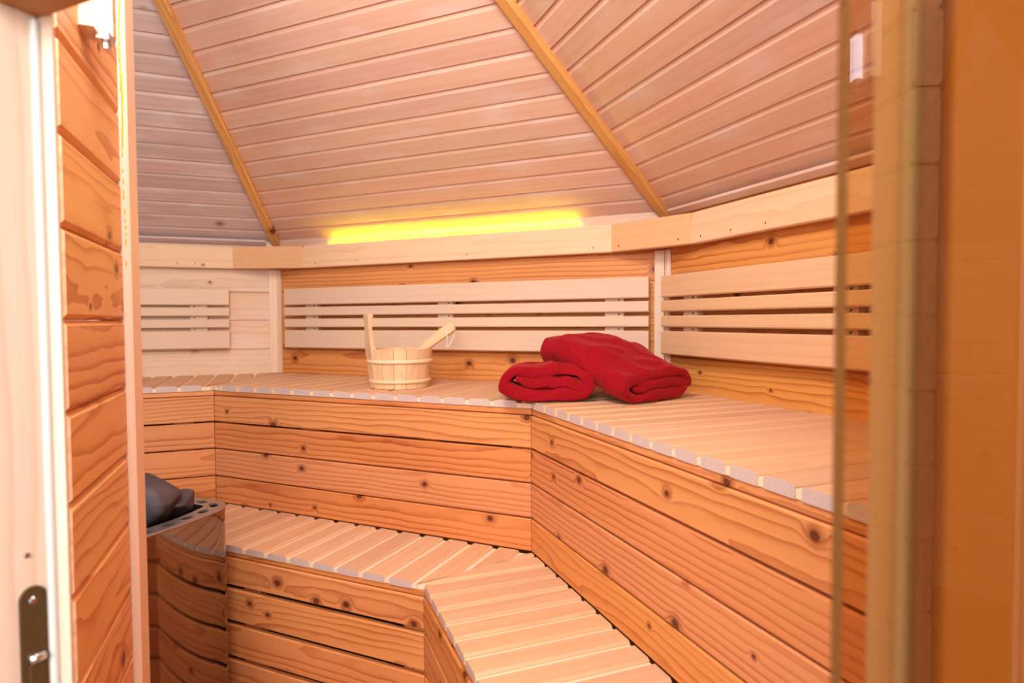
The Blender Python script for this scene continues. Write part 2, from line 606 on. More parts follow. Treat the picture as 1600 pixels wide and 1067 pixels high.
    # shelf filling the corner behind the block
for S, ts in ((A, (0.35, 0.42)), (B, (0.27, 0.5, 1.05, 1.58)), (C, (0.24, 0.38, 0.52))):
    for t in ts:
        put('nail', plank_mesh(0.003, 0.0025, 0.006, 0.0005, M_NAIL), frame(S.p(t, RO, RB + 0.02), S.X, S.n, UP), rb_[S])
for S, ts in ((B, (LB - 0.16, LB - 0.055)),):
    nn = (B.n + C.n).normalized()
    a_, b_ = B.p(LB - RC, RO, RB + 0.02), C.p(RC, RO, RB + 0.02)
    for f in (0.1, 0.85):
        put('nail', plank_mesh(0.003, 0.0025, 0.006, 0.0005, M_NAIL), frame(a_.lerp(b_, f) + nn * 0.0015, nn.cross(UP), nn, UP), blk)

# yellow light behind the rail
led = put('light_strip', plank_mesh(1.18, 0.008, 0.008, 0.001, M_LED), frame(B.p(0.92, 0.0170, 0.3545), B.X, B.n, UP))
tag(led, 'glowing yellow light strip tucked behind the rail on the back wall', 'light strip')


# ------------------------------------------------------------------ backrests
def backrest(S, t0, t1, battens, label, mat=M_BACK):
    zt, zb = 0.152, -0.122
    H = zt - zb
    th = thing('backrest', S.p((t0 + t1) / 2, 0.04, zb), label, 'backrest', 'slatted backrests on the log walls')
    for f0, f1 in ((0, .276), (.316, .458), (.512, .653), (.704, 1)):
        z1, z2 = zt - f0 * H, zt - f1 * H
        put('slat', plank_mesh(t1 - t0, 0.021, z1 - z2, 0.004, mat), frame(S.p((t0 + t1) / 2, 0.0395, (z1 + z2) / 2), S.X, S.n, UP), th)
    for tb in battens:
        bt_ = put('batten', plank_mesh(H - 0.02, 0.028, 0.072, 0.002, M_BACK), frame(S.p(tb, 0.0145, (zt + zb) / 2), UP, S.n, UP.cross(S.n)), th)
        for fz in (.296, .485, .68):
            put('screw', plank_mesh(0.005, 0.003, 0.005, 0.001, M_NAIL), frame(S.p(tb + 0.018, 0.0295, zt - fz * H), S.X, S.n, UP), bt_)


backrest(A, 0.213, 1.25, (0.34, 0.62, 1.1), 'short pale slatted backrest on the left log wall behind the post')
backrest(B, 0.087, 1.785, (0.23, 0.94, 1.655), 'longest slatted backrest behind the bucket on the back wall')
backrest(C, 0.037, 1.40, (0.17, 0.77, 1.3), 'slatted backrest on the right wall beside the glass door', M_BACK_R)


# ------------------------------------------------------------------ benches
DA, DB, DC = 0.5093, 0.5322, 0.5957
LOB, LOC = DB + 0.3256, DC + 0.3583
ZST, ZSB, ZFB = -0.246, -0.269, -0.2884
ZLT, ZLB, ZLF = -0.7082, -0.7285, -0.7454


def isect(p, u, q, v):
    det = u.x * (-v.y) + v.x * u.y
    w = q - p
    t = (w.x * (-v.y) + v.x * w.y) / det
    return p + u * t


def inner(S, T, oS, oT):
    return isect(S.c + S.n * oS, S.u, T.c + T.n * oT, T.u)


def to(S, p):
    d = p - S.c
    return d.dot(S.u), d.dot(S.n)


iAB, iBC = inner(A, B, DA, DB), inner(B, C, DB, DC)
jBC = inner(B, C, LOB, LOC)


def slat_on(S, parent, t0, t1, flo, fhi, ztop, zbot, mat, front):
    """one bench slat: from inset flo(t) to fhi(t), between t0 and t1 along the wall"""
    T = ztop - zbot
    tm, W = (t0 + t1) / 2, t1 - t0
    Xd = S.n
    Yd = UP
    Zd = Xd.cross(Yd)
    sg = Zd.dot(S.u)
    a, d, c = T / 2, W / 2, 0.006
    prof = [(-a, -d), (a - c * 0.8, -d), (a, -d + c), (a, d - c), (a - c * 0.8, d), (-a, d)]
    fa = lambda z: flo(tm + sg * z)
    fb = lambda z: max(flo(tm + sg * z) + 0.002, fhi(tm + sg * z))
    if fb(0) - fa(0) < 0.02:
        return
    # origin at the middle of the slat
    om = (fa(0) + fb(0)) / 2
    me = prism('slat', prof, lambda z: fa(z) - om, lambda z: fb(z) - om, [mat, M_END], True, (0, 1 if abs(fb(0) - front) < 1e-4 else 0))
    put('slat', me, frame(S.p(tm, om, (ztop + zbot) / 2), Xd, Yd, Zd), parent)


def fascia(S, parent, t0, t1, o, z0, z1, mat, name='front_board', th=0.02, c=0.003):
    put(name, plank_mesh(abs(t1 - t0), th, z1 - z0, c, mat), frame(S.p((t0 + t1) / 2, o - th / 2, (z0 + z1) / 2), S.X, S.n, UP), parent)


def bench(name, S, label, front, back, flo, fhi, tr, pitch, width, first, ztop, zbot, zlip, rows, ft0, ft1, battens):
    th = thing(name, S.p((ft0 + ft1) / 2, front - 0.2, rows[-1][0]), label, 'bench', 'slatted sauna benches')
    t = first
    while t < tr[1]:
        if t + width > tr[0]:
            slat_on(S, th, max(t, tr[0]), min(t + width, tr[1]), flo, fhi, ztop, zbot, M_SLAT, front)
        t += pitch
    fascia(S, th, ft0, ft1, front - 0.003, zlip, zbot - 0.0005, M_PINE, 'front_lip', 0.03)
    # board bearing the slats, seen in the gaps between them
    z1b, z2b = ztop - 0.0075, zbot + 0.001
    tl, tr_ = tr[0] + 0.004, tr[1] - 0.004
    nseg = 60
    bv, bf = [], []
    for i in range(nseg + 1):
        t_ = tl + (tr_ - tl) * i / nseg
        a_, b_ = flo(t_), max(flo(t_) + 0.001, min(fhi(t_), front - 0.0015))
        for z_ in (z1b, z2b):
            bv += [S.p(t_, a_, z_), S.p(t_, b_, z_)]
    for i in range(nseg):
        q = i * 4
        bf += [(q, q + 1, q + 5, q + 4), (q + 2, q + 6, q + 7, q + 3), (q + 1, q + 3, q + 7, q + 5), (q, q + 4, q + 6, q + 2)]
    bf += [(0, 2, 3, 1), (nseg * 4, nseg * 4 + 1, nseg * 4 + 3, nseg * 4 + 2)]
    bme = mesh_from('bearer', bv, bf)
    bme.materials.append(M_FILL)
    put('bearer', bme, Matrix.Identity(4), th)
    for z0, z1 in rows:
        fascia(S, th, ft0 + 0.001, ft1 - 0.001, front, z0, z1, M_PINE)
    for tb in battens:
        put('batten', plank_mesh(zlip - rows[-1][0], 0.03, 0.07, 0.002, M_PINE),
            frame(S.p(tb, front - 0.036, (zlip + rows[-1][0]) / 2), UP, S.n, UP.cross(S.n)), th)
    # added dark sheet behind the gaps, coloured as the shade inside the bench
    put('shade_sheet', plank_mesh(abs(ft1 - ft0) - 0.1, 0.01, zlip - rows[-1][0], 0.001, M_DARK),
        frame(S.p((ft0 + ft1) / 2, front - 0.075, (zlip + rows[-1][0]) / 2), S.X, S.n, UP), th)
    return th


up_rows = [(-0.3890, -0.2905), (-0.4948, -0.3955), (-0.6030, -0.4995), (-0.7070, -0.6075)]
tA, _ = to(A, iAB)
tB0, _ = to(B, iAB)
tB1, _ = to(B, iBC)
tC, _ = to(C, iBC)
kA, kB0, kB1, kC = tA / DA, tB0 / DB, (LB - tB1) / DB, tC / DC
zero = lambda t: 0.001
bench('upper_bench', A, 'short upper bench under the left wall, above the heater', DA, 0, zero,
      lambda t: min(DA, t / kA - 0.0015), (0.004, LA - 0.01), 0.085, 0.072, 0.279 - 0.085 * 4 + 0.006, ZST, ZSB, ZFB, up_rows, tA, LA - 0.25, (tA + .11, tA + .33, 1.1))
bench('upper_bench', B, 'long upper bench under the back wall, carrying the bucket', DB, 0, zero,
      lambda t: min(DB, t / kB0 - 0.0015, (LB - t) / kB1 - 0.0015), (0.004, LB - 0.004), 0.0905, 0.0745, 0.323 - 0.0905 * 4, ZST, ZSB, ZFB, up_rows, tB0, tB1,
      (tB0 + .04, 0.65, 1.15, tB1 - .04))
bench('upper_bench', C, 'upper bench along the right wall, running to the glass door', DC, 0, zero,
      lambda t: min(DC, t / kC - 0.0015), (0.004, LA - 0.01), 0.0772, 0.0645, 0.184 - 0.0772 * 2 + 0.004, ZST, ZSB, ZFB, up_rows, tC, LA - 0.02, (tC + .04, 0.75, 1.35))

lo_rows = [(-0.8350, -0.7475), (-0.9500, -0.8490), (-1.0650, -0.9640), (-1.1800, -1.0790), (-1.2950, -1.1940)]
s0, _ = to(B, iBC)
s1, _ = to(B, jBC)
q0, _ = to(C, iBC)
q1, _ = to(C, jBC)
fB = lambda t: min(LOB, DB + (s0 - t) / (s0 - s1) * (LOB - DB) - 0.0015)
fC = lambda t: min(LOC, DC + (t - q0) / (q1 - q0) * (LOC - DC) - 0.0015)
bench('lower_bench', B, 'lower bench step below the back bench, beside the steel heater', LOB, DB, lambda t: DB + 0.001, fB,
      (0.23, s0), 0.0895, 0.073, 0.701 - 0.0895 * 6, ZLT, ZLB, ZLF, lo_rows, 0.24, s1, (0.70, s1 - 0.045, 0.45))
bench('lower_bench', C, 'lower bench step below the right bench, nearest to the door', LOC, DC, lambda t: DC + 0.001, fC,
      (q0, LA - 0.01), 0.0772, 0.0645, 0.271 - 0.0772 * 2, ZLT, ZLB, ZLF, lo_rows, q1, LA - 0.02, (q1 + .045, 0.8, 1.35))

# ------------------------------------------------------------------ heater
hT = B.p(0.742, 0.972 - 0.03, 0)
he, hn = V(S2, S2, 0), V(-S2, S2, 0)          # along the side facing the benches / away to the left
HW, HD, HR = 0.46, 0.36, 0.055
HZ = ZC - 0.54
heater = thing('sauna_heater', (hT - he * HW / 2 + hn * HD / 2) * 1.0 - V(0, 0, ZC), 'stainless steel sauna heater with perforated rim, half hidden by the post', 'heater')


def rrect(off, seg=7, bulge=0.03):
    """rounded outline, counter-clockwise, inset by off"""
    pts = []
    w, d, r = HW / 2 - off, HD / 2 - off, max(0.012, HR - off)
    c = hT - he * HW / 2 + hn * HD / 2
    for cx, cyy, a0 in ((w - r, d - r, 0), (-w + r, d - r, 90), (-w + r, -d + r, 180), (w - r, -d + r, 270)):
        for k in range(seg + 1):
            a = math.radians(a0 + 90 * k / seg)
            pts.append((cx + r * math.cos(a), cyy + r * math.sin(a)))
    out = []
    n = len(pts)
    for i in range(n):
        p, q = pts[i], pts[(i + 1) % n]
        m = 18 if i % (seg + 1) == seg else 1
        for k in range(m):
            f = k / m
            out.append((p[0] + (q[0] - p[0]) * f, p[1] + (q[1] - p[1]) * f))
    res = []
    for (x, y) in out:
        if y < 0:
            y -= bulge * max(0, 1 - (x / w) ** 2)
        P_ = c + he * x + hn * y
        res.append(V(P_.x, P_.y, 0))
    return res


def wallmesh(name, ring, z0, z1, mat, thick=None):
    n = len(ring)
    v = [p + V(0, 0, z0) for p in ring] + [p + V(0, 0, z1) for p in ring]
    f = [(i, (i + 1) % n, n + (i + 1) % n, n + i) for i in range(n)]
    me = mesh_from(name, v, f, smooth=True)
    me.materials.append(mat)
    return me


r0, r1 = rrect(0.0), rrect(0.052)
put('casing', wallmesh('casing', r0, 0.08, HZ, M_STEEL), Matrix.Identity(4), heater)
put('inner_casing', wallmesh('inner_casing', r1, 0.25, HZ, M_BLACK), Matrix.Identity(4), heater)
pl = rrect(0.03)
n = len(pl)
me = mesh_from('plinth', [p + V(0, 0, 0.0) for p in pl] + [p + V(0, 0, 0.08) for p in pl],
               [(i, (i + 1) % n, n + (i + 1) % n, n + i) for i in range(n)] + [tuple(range(n)), tuple(range(n, 2 * n))])
me.materials.append(M_BLACK)
put('plinth', me, Matrix.Identity(4), heater)


# perforated rim
def ring_at(ring):
    acc = [0]
    for i in range(len(ring)):
        acc.append(acc[-1] + (ring[(i + 1) % len(ring)] - ring[i]).length)
    return acc


cells = 23
mid = rrect(0.026)
acc = ring_at(mid)


def samp(ring, s):
    """point on ring at the same fraction as arc position s of the middle ring"""
    T_ = acc[-1]
    s = s % T_
    for i in range(len(mid)):
        if acc[i] <= s <= acc[i + 1]:
            f = (s - acc[i]) / max(1e-9, acc[i + 1] - acc[i])
            return ring[i].lerp(ring[(i + 1) % len(ring)], f)
    return ring[0].copy()


bm = bmesh.new()
ra, rb = rrect(0.002), rrect(0.052)
if len(ra) != len(mid) or len(rb) != len(mid):
    ra = [m_ + (m_ - (hT - he * HW / 2 + hn * HD / 2)).normalized() * 0.022 for m_ in mid]
    for p in ra:
        p.z = 0
    rb = [m_ - (m_ - (hT - he * HW / 2 + hn * HD / 2)).normalized() * 0.026 for m_ in mid]
    for p in rb:
        p.z = 0
for cidx in range(cells):
    sa, sb = acc[-1] * cidx / cells, acc[-1] * (cidx + 1) / cells
    outer, hole = [], []
    for k in range(16):
        an = 2 * math.pi * k / 16
        ca, sa_ = math.cos(an), math.sin(an)
        mx = max(abs(ca), abs(sa_))
        for lst, (aa, bb) in ((outer, (ca / mx, sa_ / mx)), (hole, (ca * 0.62, sa_ * 0.46))):
            s = sa + (sb - sa) * (aa + 1) / 2
            pa, pb = samp(ra, s), samp(rb, s)
            lst.append(pa.lerp(pb, (bb + 1) / 2) + V(0, 0, HZ + 0.003))
    vo = [bm.verts.new(p) for p in outer]
    vh = [bm.verts.new(p) for p in hole]
    vd = [bm.verts.new(p - V(0, 0, 0.006)) for p in hole]
    for k in range(16):
        j = (k + 1) % 16
        bm.faces.new((vo[k], vo[j], vh[j], vh[k]))
        bm.faces.new((vh[k], vh[j], vd[j], vd[k]))
bmesh.ops.remove_doubles(bm, verts=bm.verts, dist=1e-5)
bmesh.ops.recalc_face_normals(bm, faces=bm.faces)
me = bpy.data.meshes.new('rim')
bm.to_mesh(me)
bm.free()
me.materials.append(M_RIM)
put('rim', me, Matrix.Identity(4), heater)
# rolled lip
lip = [p + V(0, 0, HZ) for p in rrect(0.001)]
put('rim_lip', tube('rim_lip', lip, 0.004, M_RIM, 6, True), Matrix.Identity(4), heater)
# dark stone bed under the stones
bed = rrect(0.053)
me = mesh_from('stone_bed', [p + V(0, 0, HZ - 0.07) for p in bed], [tuple(range(len(bed)))])
me.materials.append(M_BLACK)
put('stone_bed', me, Matrix.Identity(4), heater)
# vertical seam on the casing
for sfr in (0.0,):
    pass


def stone(loc, size, seed, label, rot=0.0):
    rnd = random.Random(seed)
    bm = bmesh.new()
    for k in range(15):
        d = Vector((rnd.gauss(0, 1), rnd.gauss(0, 1), rnd.gauss(0, 1))).normalized() * rnd.uniform(0.95, 1.2)
        bm.verts.new((d.x * size[0], d.y * size[1], d.z * size[2]))
    res = bmesh.ops.convex_hull(bm, input=bm.verts)
    bmesh.ops.delete(bm, geom=[v for v in res['geom_interior'] if isinstance(v, bmesh.types.BMVert)], context='VERTS')
    for it in range(3):
        bmesh.ops.subdivide_edges(bm, edges=bm.edges, cuts=1, use_grid_fill=True)
        bmesh.ops.triangulate(bm, faces=bm.faces)
        if it > 0:
            bmesh.ops.smooth_vert(bm, verts=bm.verts, factor=0.5, use_axis_x=True, use_axis_y=True, use_axis_z=True)
    bmesh.ops.recalc_face_normals(bm, faces=bm.faces)
    me = bpy.data.meshes.new('stone')
    bm.to_mesh(me)
    bm.free()
    for p in me.polygons:
        p.use_smooth = True
    me.materials.append(M_STONE)
    o = put('sauna_stone', me, Matrix.Translation(loc) @ Matrix.Rotation(rot, 4, 'Z') @ Matrix.Rotation(seed * 0.7, 4, 'X'))
    tag(o, label, 'stone', 'stones heaped on the sauna heater')


hc = hT - he * HW / 2 + hn * HD / 2


def hp(x, y, z):
    p = hc + he * x + hn * y
    return V(p.x, p.y, HZ + z)


stone(hp(0.055, -0.055, 0.040), (0.088, 0.075, 0.085), 3, 'tall dark grey stone against the post on the heater', 0.6)
stone(hp(0.130, -0.060, 0.020), (0.066, 0.052, 0.046), 5, 'smaller rounded grey stone nearest the right end of the heater', 0.9)
GEN = 'dark grey heater stone hidden behind the post'
for i, (x, y, z, s) in enumerate(((-0.12, -0.03, 0.02, .075), (-0.11, 0.08, 0.01, .06), (0.0, 0.09, 0.0, .055), (-0.04, 0.03, -0.05, .06), (0.12, 0.07, -0.04, .045))):
    stone(hp(x, y, z), (s, s * 0.8, s * 0.75), 11 + i, GEN, i)

# ------------------------------------------------------------------ bucket and ladle
bc = V(0.43, 2.305, ZC + ZST)
RBt, RTp, HBk = 0.105, 0.121, 0.142
bucket = thing('sauna_bucket', bc, 'pale wooden sauna bucket with one tall handle stave, on the back bench', 'bucket')
nst = 16


def stave_mesh(h, a0, a1, th=0.012, grow=None):
    v, f = [], []
    levels = [0.0, h] if grow is None else grow
    m = 3
    rows = []
    for z in levels:
        R = RBt + (RTp - RBt) * min(z, HBk) / HBk
        for rr in (R, R - th):
            rows.append([(rr * math.cos(a0 + (a1 - a0) * k / m), rr * math.sin(a0 + (a1 - a0) * k / m), z) for k in range(m + 1)])
    for r_ in rows:
        v += r_
    w = m + 1
    nl = len(levels)
    for li in range(nl - 1):
        o0, i0, o1, i1 = [x * w for x in (li * 2, li * 2 + 1, li * 2 + 2, li * 2 + 3)]
        for k in range(m):
            f.append((o0 + k, o0 + k + 1, o1 + k + 1, o1 + k))
            f.append((i0 + k, i1 + k, i1 + k + 1, i0 + k + 1))
        f.append((o0, o1, i1, i0))
        f.append((o0 + m, i0 + m, i1 + m, o1 + m))
    for k in range(m):
        f.append((k, w + k, w + k + 1, k + 1))
        t = (nl - 1) * 2 * w
        f.append((t + k, t + k + 1, t + w + k + 1, t + w + k))
    me = mesh_from('stave', v, f)
    me.materials.append(M_BUCKET)
    return me


da = 2 * math.pi / nst
sm = stave_mesh(HBk, -da / 2 + 0.006, da / 2 - 0.006)
ha = math.radians(192)             # handle stave on the left as the lens sees it
for k in range(1, nst):
    put('stave', sm, Matrix.Translation(bc + V(0, 0, 0.001)) @ Matrix.Rotation(ha + k * da, 4, 'Z'), bucket)
# tall handle stave: wide at the rim, narrowing to a grip with a hooked tip
hv, hf = [], []
lev = [(0.0, 0.026, 0.013, 0), (HBk * 0.8, 0.030, 0.014, 0), (HBk, 0.031, 0.020, 0), (HBk + 0.012, 0.028, 0.017, 0), (HBk + 0.03, 0.024, 0.015, 0), (HBk + 0.06, 0.021, 0.014, 0),
       (HBk + 0.10, 0.022, 0.015, 0), (HBk + 0.122, 0.023, 0.021, 0), (HBk + 0.128, 0.020, 0.018, 0)]
for z, hw, th, _ in lev:
    R = RBt + (RTp - RBt) * z / HBk * (1 if z <= HBk else 1) + 0.002
    if z > HBk:
        R = RTp + 0.002 + (z - HBk) * 0.06
    hv += [(R, -hw, z), (R, hw, z), (R - th, hw * 0.9, z), (R - th, -hw * 0.9, z)]
for i in range(len(lev) - 1):
    for k in range(4):
        hf.append((i * 4 + k, i * 4 + (k + 1) % 4, i * 4 + 4 + (k + 1) % 4, i * 4 + 4 + k))
hf += [(0, 1, 2, 3), tuple(range(len(hv) - 4, len(hv)))]
me = mesh_from('handle_stave', hv, hf)
me.materials.append(M_BUCKET)
put('handle_stave', me, Matrix.Translation(bc + V(0, 0, 0.001)) @ Matrix.Rotation(ha, 4, 'Z'), bucket)
for z, w_ in ((0.026, 0.012), (0.098, 0.013)):
    R = RBt + (RTp - RBt) * z / HBk
    prof = [(R + 0.001, z - w_ / 2), (R + 0.004, z - w_ / 2), (R + 0.0062, z - w_ * 0.2), (R + 0.0062, z + w_ * 0.2), (R + 0.004, z + w_ / 2), (R + 0.001, z + w_ / 2)]
    sg = 40
    v = [(r_ * math.cos(2 * math.pi * k / sg), r_ * math.sin(2 * math.pi * k / sg), zz) for k in range(sg) for r_, zz in prof]
    m_ = len(prof)
    f = [(k * m_ + i, k * m_ + (i + 1) % m_, ((k + 1) % sg) * m_ + (i + 1) % m_, ((k + 1) % sg) * m_ + i) for k in range(sg) for i in range(m_)]
    me = mesh_from('hoop', v, f, smooth=True)
    me.materials.append(M_HOOP)
    put('hoop', me, Matrix.Translation(bc + V(0, 0, 0.001)), bucket)
sg = 32
v = [(math.cos(2 * math.pi * k / sg) * (RBt - 0.011), math.sin(2 * math.pi * k / sg) * (RBt - 0.011), z) for z in (0.012, 0.024) for k in range(sg)]
me = mesh_from('bottom_disc', v, [tuple(range(sg)), tuple(range(sg, 2 * sg))] + [(k, (k + 1) % sg, sg + (k + 1) % sg, sg + k) for k in range(sg)])
me.materials.append(M_BUCKET)
put('bottom_disc', me, Matrix.Translation(bc), bucket)

# ladle leaning on the rim to the right
Rv, Fv = V(cy_, -sy_, 0), V(sy_, cy_, 0)           # to the right / away, as one stands at the door
rimp = bc + Rv * (RTp - 0.030) + V(0, 0, HBk + 0.004) - Fv * 0.0
ld = (Rv * 0.80 + UP * 0.60).normalized()
tip = rimp + ld * 0.138
ladle = thing('sauna_ladle', bc + V(0, 0, 0.03), 'wooden ladle with a flat handle and cord leaning in the bucket', 'ladle')
Yl = (-Fv * 0.80 + UP * 0.42)
Yl = (Yl - ld * Yl.dot(ld)).normalized()
Zl = ld.cross(Yl)
hl = 0.275
prof_pts = []
hv, hf = [], []
st = [(-hl, 0.010), (-hl * 0.5, 0.013), (-0.12, 0.0165), (-0.05, 0.020), (-0.018, 0.0215), (-0.006, 0.019), (0.0, 0.013)]
for x, w_ in st:
    t_ = 0.0065
    hv += [(x, -t_, -w_), (x, -t_, w_), (x, t_, w_ * 0.92), (x, t_, -w_ * 0.92)]
for i in range(len(st) - 1):
    for k in range(4):
        hf.append((i * 4 + k, i * 4 + (k + 1) % 4, i * 4 + 4 + (k + 1) % 4, i * 4 + 4 + k))
hf += [(0, 1, 2, 3), tuple(range(len(hv) - 4, len(hv)))]
me = mesh_from('handle', hv, hf)
me.materials.append(M_LADLE)
put('handle', me, frame(tip, ld, Yl, Zl), ladle)
bowl_c = tip - ld * (hl + 0.01)
bowl_c.z = max(bowl_c.z, bc.z + 0.06)
v, f = [], []
for j in range(7):
    a = math.pi / 2 * j / 6
    for k in range(20):
        b_ = 2 * math.pi * k / 20
        v.append((0.042 * math.sin(a) * math.cos(b_), 0.042 * math.sin(a) * math.sin(b_), -0.034 * math.cos(a)))
for j in range(6):
    for k in range(20):
        f.append((j * 20 + k, j * 20 + (k + 1) % 20, (j + 1) * 20 + (k + 1) % 20, (j + 1) * 20 + k))
me = mesh_from('bowl', v, f, smooth=True)
me.materials.append(M_LADLE)
put('bowl', me, Matrix.Translation(bowl_c), ladle)
ho = tip - ld * 0.030
c0 = ho + Yl * 0.0075
c1 = ho - Yl * 0.0075
cord = [c0, c0 + V(0, 0, -0.004) + Yl * 0.004, c0 - UP * 0.03 + Yl * 0.003 + Rv * 0.003, c0 - UP * 0.058 + Rv * 0.001, c0 - UP * 0.068 - Rv * 0.004, c0 - UP * 0.066 + Rv * 0.004 + Fv * 0.005,
        c0 - UP * 0.045 + Rv * 0.018 + Fv * 0.012, c0 - UP * 0.015 + Rv * 0.028 + Fv * 0.016, c0 + Rv * 0.024 + Fv * 0.020 + UP * 0.004, c1]
tag(put('cord', tube('cord', cord, 0.0024, M_CORD, 6), Matrix.Identity(4), ladle), 'thin white hanging cord')


# ------------------------------------------------------------------ red blankets
def smooth_path(pts, n):
    """Catmull-Rom through pts, n samples"""
    P_ = [Vector(p) for p in pts]
    P_ = [P_[0] * 2 - P_[1]] + P_ + [P_[-1] * 2 - P_[-2]]
    segs = len(P_) - 3
    out = []
    for i in range(n):
        f = i / (n - 1) * segs
        k = min(int(f), segs - 1)
        t = f - k
        a, b, c, d = P_[k:k + 4]
        out.append(0.5 * ((2 * b) + (c - a) * t + (2 * a - 5 * b + 4 * c - d) * t * t + (3 * b - a - 3 * c + d) * t ** 3))
    return out


def blanket(name, path2, th, stations, label, seed, length_sub=40, wr=0.009):
    """path2: folded sheet seen from its end, (w,h) in 0..1; stations: list of (origin, width vector, up vector) along its length"""
    sec = smooth_path([(p[0], p[1], 0) for p in path2], 96)
    left, right = [], []
    for i, p in enumerate(sec):
        a, b = sec[max(0, i - 1)], sec[min(len(sec) - 1, i + 1)]
        d = (b - a).normalized()
        nrm = V(-d.y, d.x, 0)
        taper = 1.0 if 2 < i < len(sec) - 3 else 0.6
        left.append((p, nrm, th / 2 * taper))
    n = len(sec)
    orgs = smooth_path([s[0] for s in stations], length_sub)
    wv = smooth_path([s[1] for s in stations], length_sub)
    uv = smooth_path([s[2] for s in stations], length_sub)
    verts, faces = [], []
    for s in range(length_sub):
        O, W_, U_ = orgs[s], wv[s], uv[s]
        wl, ul = W_.length, U_.length
        # round the two cut ends a little
        e = min(s, length_sub - 1 - s)
        sh = 1.0 if e > 1 else (0.94, 0.985)[e]
        ring = []
        for side in (1, -1):
            seq = range(n) if side == 1 else range(n - 1, -1, -1)
            for i in seq:
                p, nr, h = left[i]
                x, y = p.x * wl + nr.x * h * side * sh, p.y * ul + nr.y * h * side * sh
                ring.append(O + W_.normalized() * x + U_.normalized() * max(y, 0.0))
        for q in ring:
            d = noise.noise_vector(q * 6 + Vector((seed, 0, 0))) * wr * 1.6 + noise.noise_vector(q * 11 + Vector((0, 0, seed))) * wr * 0.8 + noise.noise_vector(q * 22 + Vector((0, seed, 0))) * wr * 0.45
            rd = (1 - abs(noise.noise(V(q.x * 7 + q.y * 5, q.y * 9 - q.x * 4, q.z * 10 + seed)))) ** 6
            d = d + V(0, 0, 1) * (rd * 0.010 - 0.003) - Fv * rd * 0.006
            d.z = abs(d.z) * 0.8 if q.z < ZC + ZST + 0.02 else d.z
            verts.append(q + d)
        m = len(ring)
    for s in range(length_sub - 1):
        for k in range(m):
            faces.append((s * m + k, s * m + (k + 1) % m, (s + 1) * m + (k + 1) % m, (s + 1) * m + k))
    for base in (0, (length_sub - 1) * m):
        for k in range(n - 1):
            faces.append((base + k, base + k + 1, base + m - 2 - k, base + m - 1 - k))
    me = mesh_from(name, verts, faces, smooth=True)
    me.materials.append(M_RED)
    o = put(name, me, Matrix.Identity(4))
    sub = o.modifiers.new('subdivision', 'SUBSURF')
    sub.levels = 1
    sub.render_levels = 1
    tag(o, label, 'blanket', 'folded red fleece blankets on the bench corner')
    # sit exactly on the slats
    mz = min(v.co.z for v in me.vertices)
    o.location.z += ZC + ZST + 0.001 - mz
    return o


def bp(x, y, z=0.0):
    return V(x, y, ZC + ZST + z)


fold_path = [(0.17, 0.50), (0.45, 0.52), (0.78, 0.50), (0.91, 0.36), (0.80, 0.19), (0.50, 0.16), (0.20, 0.17), (0.05, 0.42), (0.15, 0.76), (0.50, 0.85), (0.82, 0.83), (0.96, 0.62), (0.99, 0.32)]
BL = dict(
    left=[(bp(0.622, 1.728), Rv * 0.275, UP * 0.100), (bp(0.65, 1.80), Rv * 0.275, UP * 0.112), (bp(0.69, 1.90), Rv * 0.27, UP * 0.098), (bp(0.73, 2.0), Rv * 0.26, UP * 0.094)],
    right=[(bp(0.908, 1.515, 0.0), V(.95, .31, 0) * 0.32, UP * 0.100), (bp(0.88, 1.60, 0.012), V(.94, .33, 0) * 0.33, UP * 0.115), (bp(0.835, 1.72, 0.088), V(.93, .36, 0) * 0.325, UP * 0.100),
           (bp(0.80, 1.86, 0.100), V(.9, .4, 0) * 0.30, UP * 0.092)])
left_path = [(0.16, .52), (0.34, .50), (0.50, .58), (0.62, .50), (0.80, .44), (.93, .30), (.80, .17), (.50, .16), (.2, .17), (.04, .42), (.14, .74), (.38, .78), (.62, .89), (.82, .82), (.95, .55), (.97, .28)]
blanket('fleece_blanket', left_path, 0.033, BL['left'], 'smaller folded red fleece blanket lying flat, nearer the bucket', 3)
blanket('fleece_blanket', fold_path, 0.035, BL['right'], 'larger folded red fleece blanket draped over the other, nearer the right wall', 9)

# ------------------------------------------------------------------ entrance stub wall, post, lamp
XL, Y0L, Y1L = -0.281, 1.060, 1.42
stub = thing('wall_partition', V(XL - 0.025, (Y0L + Y1L) / 2, 0), 'orange pine log partition just inside the door on the left', None, None, 'structure')
for k in range(-10, 9):
    zc = ZC + 0.004 + (k + 0.5) * LP
    jit = random.uniform(-0.004, 0.004)
    ln = Y1L - Y0L + jit
    me = prism('log', octo(0.05, LP - 0.0015, 0.008), lambda z: -ln / 2, lambda z: ln / 2, [M_LOG_ENTRY, M_LOG_END], True)
    put('log', me, frame(V(XL - 0.025, Y1L - ln / 2, zc), V(0, -1, 0), V(1, 0, 0), UP), stub)
post = thing('trim_9', V(XL - 0.02, 1.46, 0), 'pale square trim post at the end of the log partition, with resin drips', None, None, 'structure')
put('post_board', plank_mesh(2.6, 0.086, 0.075, 0.004, M_TRIM), frame(V(XL + 0.014 - 0.0375, 1.424 + 0.043, 1.30), UP, V(0, -1, 0), V(1, 0, 0)), post)
rnd = random.Random(4)
bm = bmesh.new()
z = ZC + 0.78
